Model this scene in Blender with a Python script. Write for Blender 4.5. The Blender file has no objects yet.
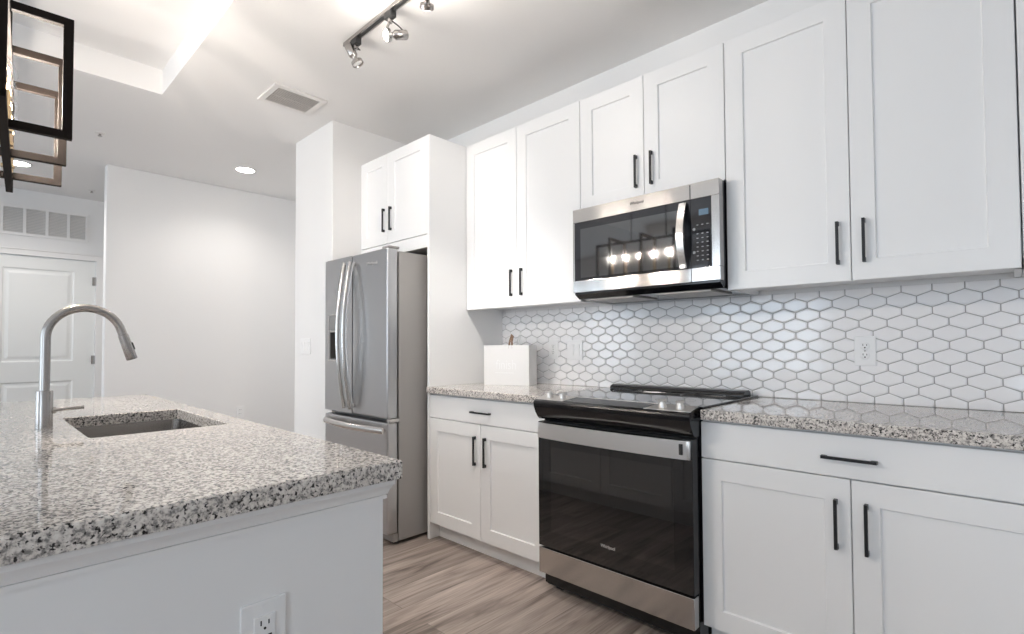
import bpy, bmesh, math, random
from mathutils import Vector, Matrix
random.seed(7)
S = bpy.context.scene
COL = S.collection

# ------------------------------------------------------------------ camera
cam_d = bpy.data.cameras.new('camera'); cam = bpy.data.objects.new('camera', cam_d); COL.objects.link(cam)
F_PX = 521.573
cam_d.sensor_fit = 'HORIZONTAL'; cam_d.sensor_width = 36.0
cam_d.lens = 36.0 * F_PX / 1024.0
cam_d.shift_y = 15.105 / 1024.0
cam_d.clip_start = 0.02
R = Vector((0.72118484, 0.69272568, -0.00485423)); U = Vector((0.0220107, -0.0159101, 0.99963113)); FW = Vector((-0.69239292, 0.72102566, 0.0267215))
M = Matrix(((R.x, U.x, -FW.x, 1.25065), (R.y, U.y, -FW.y, -2.56407), (R.z, U.z, -FW.z, 1.15603), (0, 0, 0, 1)))
cam.matrix_world = M
S.camera = cam

# ------------------------------------------------------------------ exposure, world, daylight
S.view_settings.view_transform = 'Standard'; S.view_settings.look = 'None'
S.view_settings.gamma = 1.0; S.view_settings.use_curve_mapping = False
S.view_settings.exposure = 0.60
S.cycles.max_bounces = 10; S.cycles.diffuse_bounces = 6; S.cycles.glossy_bounces = 5
S.cycles.transmission_bounces = 6; S.cycles.transparent_max_bounces = 12
S.cycles.caustics_reflective = False; S.cycles.caustics_refractive = False
S.cycles.sample_clamp_indirect = 6.0
W = bpy.data.worlds.new('sky'); S.world = W; W.use_nodes = True
bg = W.node_tree.nodes['Background']
bg.inputs[0].default_value = (0.74, 0.87, 1.0, 1); bg.inputs[1].default_value = 4.2

XL, XR, YF = -5.95, 3.6, -6.2           # the room's far left, right and living-room walls
ZC, ZT = 2.766, 2.925                   # ceiling, tray ceiling
WIN = [('back', -5.1, -3.9, 0.10, 2.05), ('back', -2.5, -0.75, 0.35, 2.45), ('back', 1.4, 3.2, 0.35, 2.45)]  # first opening is added, out of view, to brighten tiles and cabinet fronts
def area_portal(loc, rot, sx, sy):
    l = bpy.data.lights.new('daylight', 'AREA'); l.shape = 'RECTANGLE'; l.size = sx; l.size_y = sy
    l.cycles.is_portal = True
    o = bpy.data.objects.new('daylight', l); o.location = loc; o.rotation_euler = rot; COL.objects.link(o)
for side, a, b, z0, z1 in WIN:
    if side == 'back': area_portal(((a+b)/2, YF-0.12, (z0+z1)/2), (math.pi/2, 0, 0), b-a, z1-z0)
    else: area_portal((XR+0.12, (a+b)/2, (z0+z1)/2), (math.pi/2, 0, math.pi/2), b-a, z1-z0)

LIT = {'hall': 21, 'entry': 46, 'living': 3, 'track': (13, 8, 10, 38), 'glow': 1.3, 'bulb': 12.0}
def spot(name, loc, direction, watts, angle=100, blend=0.6, color=(1, 0.945, 0.89), r=0.04):
    l = bpy.data.lights.new(name, 'SPOT'); l.energy = watts; l.spot_size = math.radians(angle); l.spot_blend = blend
    l.color = color; l.shadow_soft_size = r
    o = bpy.data.objects.new(name, l); o.location = loc
    o.rotation_euler = Vector(direction).to_track_quat('-Z', 'Y').to_euler(); COL.objects.link(o)

# ------------------------------------------------------------------ materials
def mat(name, color, rough=0.5, metal=0.0, ior=1.5, spec=None, emit=None, estr=0.0, aniso=0.0):
    m = bpy.data.materials.new(name); m.use_nodes = True
    b = m.node_tree.nodes['Principled BSDF']
    b.inputs['Base Color'].default_value = (*color, 1); b.inputs['Roughness'].default_value = rough
    b.inputs['Metallic'].default_value = metal; b.inputs['IOR'].default_value = ior
    if spec is not None: b.inputs['Specular IOR Level'].default_value = spec
    if aniso: b.inputs['Anisotropic'].default_value = aniso
    if emit: b.inputs['Emission Color'].default_value = (*emit, 1); b.inputs['Emission Strength'].default_value = estr
    return m
def nodes(m): return m.node_tree.nodes, m.node_tree.links, m.node_tree.nodes['Principled BSDF']
def noisy_paint(name, color, rough, amt=0.015, scale=220, bump=0.02):
    m = mat(name, color, rough); n, l, b = nodes(m)
    tc = n.new('ShaderNodeTexCoord'); ns = n.new('ShaderNodeTexNoise'); ns.inputs['Scale'].default_value = scale
    l.new(tc.outputs['Object'], ns.inputs['Vector'])
    bp = n.new('ShaderNodeBump'); bp.inputs['Strength'].default_value = bump; bp.inputs['Distance'].default_value = 0.002
    l.new(ns.outputs['Fac'], bp.inputs['Height']); l.new(bp.outputs['Normal'], b.inputs['Normal'])
    return m
def brushed(name, color, rough, axis='X', aniso=0.6):
    m = mat(name, color, rough, 1.0, aniso=aniso); n, l, b = nodes(m)
    tc = n.new('ShaderNodeTexCoord'); mp = n.new('ShaderNodeMapping')
    sc = {'X': (6, 700, 700), 'Z': (700, 700, 6)}[axis]
    mp.inputs['Scale'].default_value = sc
    ns = n.new('ShaderNodeTexNoise'); ns.inputs['Scale'].default_value = 1.0; ns.inputs['Detail'].default_value = 2
    l.new(tc.outputs['Object'], mp.inputs['Vector']); l.new(mp.outputs['Vector'], ns.inputs['Vector'])
    mr = n.new('ShaderNodeMapRange'); mr.inputs['To Min'].default_value = rough-0.02; mr.inputs['To Max'].default_value = rough+0.02
    l.new(ns.outputs['Fac'], mr.inputs['Value']); l.new(mr.outputs['Result'], b.inputs['Roughness'])
    if aniso:
        tg = n.new('ShaderNodeTangent'); tg.direction_type = 'RADIAL'; tg.axis = 'Z'
        l.new(tg.outputs['Tangent'], b.inputs['Tangent'])
        b.inputs['Anisotropic Rotation'].default_value = 0.25
    return m
def granite():
    m = mat('granite', (.7, .67, .62), 0.025); n, l, b = nodes(m)
    tc = n.new('ShaderNodeTexCoord')
    def nz(scale, off, detail, rough, dist=0.0):
        mp = n.new('ShaderNodeMapping'); mp.inputs['Location'].default_value = (off, off*2, off*3)
        t = n.new('ShaderNodeTexNoise'); t.inputs['Scale'].default_value = scale; t.inputs['Detail'].default_value = detail
        t.inputs['Roughness'].default_value = rough; t.inputs['Distortion'].default_value = dist
        l.new(tc.outputs['Object'], mp.inputs['Vector']); l.new(mp.outputs['Vector'], t.inputs['Vector'])
        return t.outputs['Fac']
    def ramp(src, stops, interp='CONSTANT'):
        r = n.new('ShaderNodeValToRGB'); r.color_ramp.interpolation = interp
        e = r.color_ramp.elements
        e[0].position, e[0].color = stops[0][0], (*stops[0][1], 1)
        e[1].position, e[1].color = stops[1][0], (*stops[1][1], 1)
        for p, c in stops[2:]:
            x = e.new(p); x.color = (*c, 1)
        l.new(src, r.inputs[0]); return r.outputs[0]
    c1 = ramp(nz(135, 0.0, 2.5, .6), [(.36, (.22, .205, .195)), (.44, (.41, .38, .355)), (.50, (.61, .565, .52)), (.58, (.71, .665, .62)), (.68, (.77, .735, .69))], 'LINEAR')
    c2 = ramp(nz(165, 3.1, 1.5, .5, .4), [(.575, (1, 1, 1)), (.62, (.36, .35, .35)), (.65, (.05, .05, .055))], 'LINEAR')
    mx = n.new('ShaderNodeMix'); mx.data_type = 'RGBA'; mx.blend_type = 'MULTIPLY'; mx.inputs[0].default_value = 1
    l.new(c1, mx.inputs[6]); l.new(c2, mx.inputs[7])
    l.new(mx.outputs[2], b.inputs['Base Color'])
    return m
def planks():
    m = mat('wood_planks', (.4, .33, .29), 0.38); n, l, b = nodes(m)
    tc = n.new('ShaderNodeTexCoord'); sp = n.new('ShaderNodeSeparateXYZ'); cb = n.new('ShaderNodeCombineXYZ')
    l.new(tc.outputs['Object'], sp.inputs[0]); l.new(sp.outputs[1], cb.inputs[0]); l.new(sp.outputs[0], cb.inputs[1])
    br = n.new('ShaderNodeTexBrick'); br.offset = 0.37; br.inputs['Scale'].default_value = 1
    br.inputs['Brick Width'].default_value = 1.22; br.inputs['Row Height'].default_value = 0.18
    br.inputs['Mortar Size'].default_value = 0.0012; br.inputs['Mortar Smooth'].default_value = 0.1
    br.inputs['Color1'].default_value = (0, 0, 0, 1); br.inputs['Color2'].default_value = (1, 1, 1, 1); br.inputs['Mortar'].default_value = (.5, .5, .5, 1)
    l.new(cb.outputs[0], br.inputs['Vector'])
    # grain stretched along the plank, shifted plank by plank
    vm = n.new('ShaderNodeVectorMath'); vm.operation = 'MULTIPLY_ADD'; vm.inputs[1].default_value = (7, 13, 5)
    l.new(br.outputs['Color'], vm.inputs[0]); l.new(cb.outputs[0], vm.inputs[2])
    def noise(scale, detail, dist):
        mp = n.new('ShaderNodeMapping'); mp.inputs['Scale'].default_value = scale
        l.new(vm.outputs[0], mp.inputs['Vector'])
        t = n.new('ShaderNodeTexNoise'); t.inputs['Scale'].default_value = 1; t.inputs['Detail'].default_value = detail
        t.inputs['Distortion'].default_value = dist; l.new(mp.outputs[0], t.inputs['Vector']); return t.outputs['Fac']
    g1 = noise((1.6, 15, 1), 5, 1.2); g2 = noise((5, 130, 1), 3, 0.3)
    r = n.new('ShaderNodeValToRGB'); e = r.color_ramp.elements
    e[0].position = .30; e[0].color = (.135, .105, .09, 1); e[1].position = .70; e[1].color = (.46, .39, .345, 1)
    x = e.new(.47); x.color = (.34, .28, .245, 1)
    l.new(g1, r.inputs[0])
    def mix(t, fac, a, bb):
        q = n.new('ShaderNodeMix'); q.data_type = 'RGBA'; q.blend_type = t; q.inputs[0].default_value = fac
        l.new(a, q.inputs[6]); l.new(bb, q.inputs[7]); return q.outputs[2]
    mr = n.new('ShaderNodeMapRange'); mr.inputs['From Min'].default_value = .3; mr.inputs['From Max'].default_value = .7; mr.inputs['To Min'].default_value = .78; mr.inputs['To Max'].default_value = 1.15
    l.new(g2, mr.inputs['Value'])
    c = mix('MULTIPLY', 1, r.outputs[0], mr.outputs[0])
    mr2 = n.new('ShaderNodeMapRange'); mr2.inputs['To Min'].default_value = .8; mr2.inputs['To Max'].default_value = 1.15
    l.new(br.outputs['Color'], mr2.inputs['Value'])
    c = mix('MULTIPLY', 1, c, mr2.outputs[0])
    seam = n.new('ShaderNodeMapRange'); seam.inputs['To Min'].default_value = 1; seam.inputs['To Max'].default_value = .55
    l.new(br.outputs['Fac'], seam.inputs['Value'])
    c = mix('MULTIPLY', 1, c, seam.outputs[0])
    l.new(c, b.inputs['Base Color'])
    return m
def thin_glass(name, tint=(1, 1, 1), gloss=0.08):
    m = bpy.data.materials.new(name); m.use_nodes = True; n = m.node_tree.nodes; l = m.node_tree.links; n.clear()
    o = n.new('ShaderNodeOutputMaterial'); t = n.new('ShaderNodeBsdfTransparent'); t.inputs[0].default_value = (*tint, 1)
    g = n.new('ShaderNodeBsdfGlossy'); g.inputs['Roughness'].default_value = 0.02; mx = n.new('ShaderNodeMixShader')
    lw = n.new('ShaderNodeLayerWeight'); lw.inputs[0].default_value = 0.5
    pw = n.new('ShaderNodeMath'); pw.operation = 'POWER'; pw.inputs[1].default_value = 3.0
    ml = n.new('ShaderNodeMath'); ml.operation = 'MULTIPLY_ADD'; ml.inputs[1].default_value = 0.38; ml.inputs[2].default_value = 0.04
    l.new(lw.outputs['Facing'], pw.inputs[0]); l.new(pw.outputs[0], ml.inputs[0]); l.new(ml.outputs[0], mx.inputs[0]); l.new(t.outputs[0], mx.inputs[1]); l.new(g.outputs[0], mx.inputs[2]); l.new(mx.outputs[0], o.inputs[0])
    return m

WALL = noisy_paint('wall_paint', (.84, .835, .83), .6)
CEIL = noisy_paint('ceiling_paint', (.82, .81, .80), .8, bump=.05)
CAB = noisy_paint('cabinet_white', (.85, .848, .845), .32, bump=.01)
TRIM = mat('trim_white', (.84, .83, .82), .4)
DOORP = mat('door_paint', (.80, .81, .80), .42)
STEEL = brushed('brushed_steel', (.54, .52, .50), .13, 'X', .92)
STEELV = brushed('fridge_steel', (.54, .54, .545), .30, 'Z', .7)
STEELP = mat('satin_steel', (.66, .64, .62), .22, 1)
SIDEG = mat('grey_enamel', (.34, .325, .31), .42, .2)
NICKEL = mat('brushed_nickel', (.41, .39, .375), .27, 1)
BLACKM = mat('black_metal', (.018, .018, .02), .38, .3)
BRONZE = mat('dark_bronze', (.013, .0095, .0078), .7, 0, spec=.12)
BLACKG = mat('black_glass', (.006, .006, .007), .035, ior=1.75)
MWGLASS = mat('microwave_glass', (.022, .022, .023), .04, ior=2.3)
MWBLACK = mat('microwave_black_glass', (.018, .018, .022), .05, ior=1.7)
BLACKE = mat('black_enamel', (.007, .007, .008), .13, ior=1.45)
BLACKP = mat('black_plastic', (.02, .02, .02), .5)
GRAN = granite()
FLOOR = planks()
TILE = mat('glazed_white_tile', (.91, .90, .905), .10, ior=1.55)
GROUT = mat('grey_grout', (.42, .40, .395), .8)
PLATE = mat('white_plastic', (.86, .86, .86), .28)
SLOT = mat('dark_slot', (.02, .02, .02), .6)
PAPER = mat('white_paper', (.73, .725, .72), .6)
PAPERG = mat('glossy_white_print', (.83, .83, .83), .25)
LEDGE = mat('satin_ledge', (.72, .69, .66), .42, 1)
HSTEEL = mat('handle_steel', (.74, .73, .72), .33, 1)
TWINE = mat('brown_twine', (.24, .15, .10), .8)
BRASS = mat('aged_brass', (.62, .46, .27), .3, 1)
BULBG = thin_glass('clear_bulb_glass')
PANE = thin_glass('window_glass')
FILA = mat('glowing_filament', (1, .8, .5), .5, emit=(1, .70, .38), estr=22)
LAMPW = mat('lit_lamp_face', (1, 1, 1), .5, emit=(1, .95, .88), estr=14)
LAMPD = mat('lamp_reflector', (.8, .78, .75), .2, .9)
DISP = mat('lit_display', (.02, .03, .04), .2, emit=(.25, .42, .60), estr=.22)
PRINT = mat('grey_print', (.35, .35, .36), .5)
LOGOD = mat('dark_lettering', (.05, .05, .05), .4)
LOGOL = mat('silver_lettering', (.75, .73, .72), .3, .6)
GRILLE = mat('grille_shadow', (.10, .095, .09), .8)
GRID = mat('vent_grid_grey', (.48, .46, .44), .6)
RETURN = mat('filter_grey', (.60, .60, .59), .8)
VENTM = mat('vent_white', (.78, .76, .74), .5)
DARKGAP = mat('dark_cavity', (.04, .038, .036), .8)
DISPCAV = mat('dispenser_cavity', (.07, .068, .066), .35)

# ------------------------------------------------------------------ helpers
def origin(p):
    v = Vector((0, 0, 0))
    while p is not None: v += p.location; p = p.parent
    return v
def tag(o, label=None, cat=None, group=None, kind=None):
    if label: o['label'] = label
    if cat: o['category'] = cat
    if group: o['group'] = group
    if kind: o['kind'] = kind
    return o
def thing(name, label, cat, loc=(0, 0, 0), rotz=0, group=None):
    o = bpy.data.objects.new(name, None); COL.objects.link(o); o.empty_display_size = .05
    o.location = loc; o.rotation_euler = (0, 0, rotz)
    return tag(o, label, cat, group)
class MB:
    def __init__(s): s.bm = bmesh.new()
    def _bev(s, verts, bevel, seg=2, edges=None):
        if bevel > 0:
            es = edges if edges is not None else list({e for v in verts for e in v.link_edges})
            bmesh.ops.bevel(s.bm, geom=es, offset=bevel, segments=seg, affect='EDGES', profile=.5)
    def box(s, x0, x1, y0, y1, z0, z1, bevel=0, seg=2):
        if x1 < x0: x0, x1 = x1, x0
        if y1 < y0: y0, y1 = y1, y0
        if z1 < z0: z0, z1 = z1, z0
        r = bmesh.ops.create_cube(s.bm, size=1, matrix=Matrix.Translation(((x0+x1)/2, (y0+y1)/2, (z0+z1)/2)) @ Matrix.Diagonal((x1-x0, y1-y0, z1-z0, 1)))
        s._bev(r['verts'], bevel, seg); return s
    def cyl(s, a, b, r0, r1=None, n=24, caps=True):
        a, b = Vector(a), Vector(b); r1 = r0 if r1 is None else r1; d = b-a
        m = Matrix.Translation((a+b)/2) @ d.to_track_quat('Z', 'Y').to_matrix().to_4x4()
        bmesh.ops.create_cone(s.bm, cap_ends=caps, segments=n, radius1=r0, radius2=r1, depth=d.length, matrix=m); return s
    def lathe(s, a, d, prof, n=24):
        """profile (t along axis d from a, radius)"""
        a, d = Vector(a), Vector(d).normalized(); q = d.to_track_quat('Z', 'Y').to_matrix()
        rings = []
        for t, r in prof:
            if r < 1e-6: rings.append([s.bm.verts.new(a+d*t)])
            else: rings.append([s.bm.verts.new(a+d*t+q @ Vector((r*math.cos(k*2*math.pi/n), r*math.sin(k*2*math.pi/n), 0))) for k in range(n)])
        for A, B in zip(rings, rings[1:]):
            for k in range(n):
                k2 = (k+1) % n
                if len(A) == 1 and len(B) == 1: continue
                if len(A) == 1: s.bm.faces.new((A[0], B[k], B[k2]))
                elif len(B) == 1: s.bm.faces.new((A[k], A[k2], B[0]))
                else: s.bm.faces.new((A[k], A[k2], B[k2], B[k]))
        return s
    def tube(s, pts, r, n=14, rx=None):
        """swept tube; rx gives an elliptical section (r along local side, rx along local up)"""
        pts = [Vector(p) for p in pts]; rings = []; up = None
        for i, p in enumerate(pts):
            t = (pts[min(i+1, len(pts)-1)]-pts[max(i-1, 0)]).normalized()
            if up is None: up = Vector((0, 0, 1)) if abs(t.z) < .9 else Vector((1, 0, 0))
            sd = t.cross(up).normalized(); up = sd.cross(t).normalized()
            rr = r[i] if isinstance(r, (list, tuple)) else r
            rings.append([s.bm.verts.new(p+sd*rr*math.cos(k*2*math.pi/n)+up*(rx or rr)*math.sin(k*2*math.pi/n)) for k in range(n)])
        for A, B in zip(rings, rings[1:]):
            for k in range(n): s.bm.faces.new((A[k], A[(k+1) % n], B[(k+1) % n], B[k]))
        s.bm.faces.new(rings[0][::-1]); s.bm.faces.new(rings[-1]); return s
    def prism(s, poly, axis, a, b, bevel=0):
        """polygon of 2D points extruded along an axis from a to b (X: (y,z), Y: (x,z), Z: (x,y))"""
        f = {'X': lambda u, v, w: (w, u, v), 'Y': lambda u, v, w: (u, w, v), 'Z': lambda u, v, w: (u, v, w)}[axis]
        A = [s.bm.verts.new(f(u, v, a)) for u, v in poly]; B = [s.bm.verts.new(f(u, v, b)) for u, v in poly]
        k = len(poly); s.bm.faces.new(A[::-1]); s.bm.faces.new(B)
        for i in range(k): s.bm.faces.new((A[i], A[(i+1) % k], B[(i+1) % k], B[i]))
        s._bev(A+B, bevel); return s
    def sweep(s, path, prof):
        """profile (out, z) swept along a level polyline with mitred corners; 'out' points to the right of the path"""
        P = [Vector((x, y)) for x, y in path]; rings = []
        for i, p in enumerate(P):
            d0 = (p-P[i-1]).normalized() if i else (P[1]-P[0]).normalized()
            d1 = (P[i+1]-p).normalized() if i < len(P)-1 else d0
            n0 = Vector((d0.y, -d0.x)); n1 = Vector((d1.y, -d1.x)); mm = (n0+n1); mm = mm/(mm.dot(n0))
            rings.append([s.bm.verts.new((p.x+mm.x*o, p.y+mm.y*o, z)) for o, z in prof])
        k = len(prof)
        for A, B in zip(rings, rings[1:]):
            for j in range(k): s.bm.faces.new((A[j], A[(j+1) % k], B[(j+1) % k], B[j]))
        s.bm.faces.new(rings[0]); s.bm.faces.new(rings[-1][::-1]); return s
    def build(s, name, m, parent=None, local=False, smooth=False):
        bmesh.ops.recalc_face_normals(s.bm, faces=s.bm.faces)
        if parent is not None and not local:
            bmesh.ops.translate(s.bm, verts=s.bm.verts, vec=-origin(parent))
        me = bpy.data.meshes.new(name); s.bm.to_mesh(me); s.bm.free()
        if smooth:
            for p in me.polygons: p.use_smooth = True
            try: me.set_sharp_from_angle(angle=math.radians(38))
            except Exception: pass
        for x in (m if isinstance(m, (list, tuple)) else [m]): me.materials.append(x)
        o = bpy.data.objects.new(name, me); COL.objects.link(o); o.parent = parent
        return o
def B(*a, **k): return MB().box(*a, **k)
def struct(o): o['kind'] = 'structure'; return o
def frame2d(mb, x0, x1, z0, z1, y0, y1, w, bevel=0):
    """rectangular frame standing in XZ"""
    mb.box(x0, x1, y0, y1, z1-w, z1, bevel); mb.box(x0, x1, y0, y1, z0, z0+w, bevel)
    mb.box(x0, x0+w, y0, y1, z0+w, z1-w, bevel); mb.box(x1-w, x1, y0, y1, z0+w, z1-w, bevel); return mb
def lettering(name, text, size, m, parent, loc, rot, depth=.0006, width=None, shear=0):
    cu = bpy.data.curves.new(name, 'FONT'); cu.body = text; cu.size = size; cu.align_x = 'CENTER'; cu.align_y = 'CENTER'; cu.extrude = depth; cu.shear = shear
    t = bpy.data.objects.new(name, cu); COL.objects.link(t)
    me = bpy.data.meshes.new_from_object(t.evaluated_get(bpy.context.evaluated_depsgraph_get()))
    bpy.data.objects.remove(t); bpy.data.curves.remove(cu)
    if width:
        xs = [v.co.x for v in me.vertices]; k = width/(max(xs)-min(xs))
        for v in me.vertices: v.co.x *= k
    me.materials.clear(); me.materials.append(m); me.name = name
    o = bpy.data.objects.new(name, me); COL.objects.link(o)
    o.parent = parent; o.location = Vector(loc)-origin(parent); o.rotation_euler = rot
    return o
RY = (math.pi/2, 0, 0)        # lettering that faces -Y

def shaker(mb, x0, x1, z0, z1, yf, sgn=-1, th=.019, fr=.073, rec=.008):
    """shaker panel whose face lies at yf and looks along sgn*Y"""
    yb = yf-sgn*th; s = .0015
    def q(a, b, c, d): mb.bm.faces.new([mb.bm.verts.new(v) for v in (a, b, c, d)])
    def ring(ix, y): return [(x0+ix, y, z0+ix), (x1-ix, y, z0+ix), (x1-ix, y, z1-ix), (x0+ix, y, z1-ix)]
    loops = [ring(0, yb), ring(0, yf-sgn*s), ring(s, yf), ring(fr, yf), ring(fr+.003, yf-sgn*rec)]
    L = [[mb.bm.verts.new(v) for v in r] for r in loops]
    for A, C in zip(L, L[1:]):
        for k in range(4): mb.bm.faces.new((A[k], A[(k+1) % 4], C[(k+1) % 4], C[k]))
    mb.bm.faces.new(L[-1]); mb.bm.faces.new(L[0][::-1]); return mb
def pull(parent, x, z, yf, vertical=True, L=.158, sgn=-1):
    mb = MB(); h = L/2; w = .0048; so = .021
    ya, yb_, yc = yf, yf+sgn*(so-.009), yf+sgn*so
    if vertical:
        mb.box(x-w, x+w, yb_, yc, z-h, z+h, .0012)
        for s in (-1, 1): zz = z+s*(h-.008); mb.box(x-w, x+w, ya, yb_+sgn*.002, zz-.008, zz+.008)
    else:
        mb.box(x-h, x+h, yb_, yc, z-w, z+w, .0012)
        for s in (-1, 1): xx = x+s*(h-.008); mb.box(xx-.008, xx+.008, ya, yb_+sgn*.002, z-w, z+w)
    o = mb.build('handle', BLACKM, parent); o['label'] = 'black bar handle'
    return o

# ------------------------------------------------------------------ room shell
def wall_with_holes_y(name, y0, y1, x0, x1, z0, z1, holes):
    mb = MB(); xs = sorted(holes); cur = x0
    for a, b, c, d in xs:
        mb.box(cur, a, y0, y1, z0, z1); mb.box(a, b, y0, y1, z0, c); mb.box(a, b, y0, y1, d, z1); cur = b
    mb.box(cur, x1, y0, y1, z0, z1); return struct(mb.build(name, WALL))
struct(B(XL-.12, XR+.12, YF-.12, .12, -.1, 0).build('floor', FLOOR))
TX0, TX1, TY0, TY1 = -2.62, 2.9, -5.2, -1.737          # the ceiling's raised tray
mb = MB()
mb.box(XL-.12, TX0, YF-.12, .12, ZC, ZC+.3); mb.box(TX1, XR+.12, YF-.12, .12, ZC, ZC+.3)
mb.box(TX0, TX1, TY1, .12, ZC, ZC+.3); mb.box(TX0, TX1, YF-.12, TY0, ZC, ZC+.3); mb.box(TX0, TX1, TY0, TY1, ZT, ZC+.3)
struct(mb.build('ceiling', CEIL))
struct(B(-6.07, XR+.12, 0, .12, 0, ZC).build('wall_back', WALL))
wall_with_holes_y('wall_front', YF-.12, YF, XL-.12, XR+.12, 0, ZC, [(a, b, c, d) for s, a, b, c, d in WIN if s == 'back'])
struct(B(XR, XR+.12, YF, 0, 0, ZC).build('wall_right', WALL))
DY0, DY1, DZ = -2.53, -1.615, 2.10                     # entry door opening in the left wall
mb = MB(); mb.box(XL-.12, XL, YF, DY0, 0, ZC); mb.box(XL-.12, XL, DY1, 0, 0, ZC); mb.box(XL-.12, XL, DY0, DY1, DZ, ZC)
struct(mb.build('wall_left', WALL))
struct(B(-4.55, -4.43, -1.75, 0, 0, ZC, bevel=.004).build('wall_partition', WALL))
struct(B(-2.80, -2.196, -.80, 0, 0, ZC, bevel=.004).build('wall_column', WALL))
mb = MB(); mb.box(-4.43, -4.416, -1.75, 0, 0, .12, .003); struct(mb.build('baseboard_partition', TRIM))
mb = MB(); mb.box(-2.80, -2.196, -.814, -.80, 0, .12, .003); struct(mb.build('baseboard_column', TRIM))
for i, (sd, a, b, c, d) in enumerate(WIN):
    w = thing('window_%d' % (i+1), None, None, ((a+b)/2 if sd == 'back' else XR+.06, YF-.06 if sd == 'back' else (a+b)/2, c)); struct(w)
    mb = MB(); gl = MB()
    if sd == 'back':
        frame2d(mb, a, b, c, d, YF-.09, YF-.03, .05); mid = (a+b)/2
        mb.box(mid-.03, mid+.03, YF-.085, YF-.035, c+.05, d-.05); gl.box(a+.05, b-.05, YF-.062, YF-.058, c+.05, d-.05)
    else:
        mb.box(XR+.03, XR+.09, a, b, c, c+.05); mb.box(XR+.03, XR+.09, a, b, d-.05, d)
        for y in (a, (a+b)/2-.025, b-.05): mb.box(XR+.03, XR+.09, y, y+.05, c+.05, d-.05)
        gl.box(XR+.058, XR+.062, a+.05, b-.05, c+.05, d-.05)
    mb.build('window_frame', TRIM, w); gl.build('pane', PANE, w)

# entry door with two raised panels, casing, hinges
door = thing('door_1', None, None, (XL, (DY0+DY1)/2, 0)); struct(door)
mb = MB(); xf = XL-.012
ys = [DY0+.004, DY0+.18, DY1-.18, DY1-.004]; zs = [.01, .25, .816, 1.019, 1.972, DZ-.004]
for i in range(3):
    for j in range(5):
        y0, y1, z0, z1 = ys[i], ys[i+1], zs[j], zs[j+1]
        if i == 1 and j in (1, 3):
            def rg(k, x): return [(x, y0+k, z0+k), (x, y1-k, z0+k), (x, y1-k, z1-k), (x, y0+k, z1-k)]
            L = [[mb.bm.verts.new(v) for v in r] for r in (rg(0, xf), rg(.012, xf-.009), rg(.03, xf-.009), rg(.055, xf-.002))]
            for A, C in zip(L, L[1:]):
                for k in range(4): mb.bm.faces.new((A[k], A[(k+1) % 4], C[(k+1) % 4], C[k]))
            mb.bm.faces.new(L[-1])
        else: mb.bm.faces.new([mb.bm.verts.new(v) for v in ((xf, y0, z0), (xf, y1, z0), (xf, y1, z1), (xf, y0, z1))])
bmesh.ops.remove_doubles(mb.bm, verts=mb.bm.verts, dist=1e-5)
mb.box(XL-.055, xf-.012, DY0+.004, DY1-.004, .01, DZ-.004)
mb.build('door_leaf', DOORP, door)
mb = MB(); cw = .065
for y0, y1 in ((DY1, DY1+cw), (DY0-cw, DY0)):
    mb.box(XL, XL+.012, y0, y1, 0, DZ+cw, .003)
mb.box(XL, XL+.013, DY0-cw, DY1+cw, DZ, DZ+cw, .003); mb.box(XL, XL+.022, DY0-cw-.01, DY1+cw+.01, DZ+cw-.012, DZ+cw, .003)
mb.build('casing', TRIM, door)
for z in (1.88, 1.03, .22):
    MB().cyl((XL+.006, DY1-.002, z-.045), (XL+.006, DY1-.002, z+.045), .008, n=12).box(XL-.004, XL+.004, DY1-.03, DY1+.002, z-.045, z+.045).build('hinge', NICKEL, door)
MB().lathe((XL-.012, DY0+.07, .95), (1, 0, 0), [(0, .028), (.006, .028), (.008, .012), (.04, .012), (.045, .026), (.06, .028), (.07, .018), (.072, 0)]).build('door_knob', NICKEL, door, smooth=True)

# return-air grille above the door
g = thing('return_air_grille', 'white wall return grille with four louvred panes above the entry door', 'air grille', (XL, -2.0, 2.32))
mb = MB(); gy = [-2.535, -2.36, -2.192, -2.022, -1.852, -1.70]; gz0, gz1 = 2.325, 2.575
mb.box(XL, XL+.012, gy[0]-.03, -1.685, gz0-.03, gz0, .002); mb.box(XL, XL+.012, gy[0]-.03, -1.685, gz1, gz1+.03, .002)
for y in gy: mb.box(XL, XL+.012, y-.012, y+.012, gz0, gz1)
mb.build('frame', TRIM, g)
for a, b in zip(gy, gy[1:]):
    mb = MB()
    for k in range(16):
        z = gz0+.008+k*(gz1-gz0)/16
        mb.prism([(XL+.001, z+.004), (XL+.002, z+.006), (XL+.010, z-.002), (XL+.009, z-.004)][::1], 'Y', a+.012, b-.012)
    mb.build('louvre_panel', VENTM, g)
B(XL, XL+.0008, gy[0], gy[-1], gz0, gz1).build('backing', RETURN, g)

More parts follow.
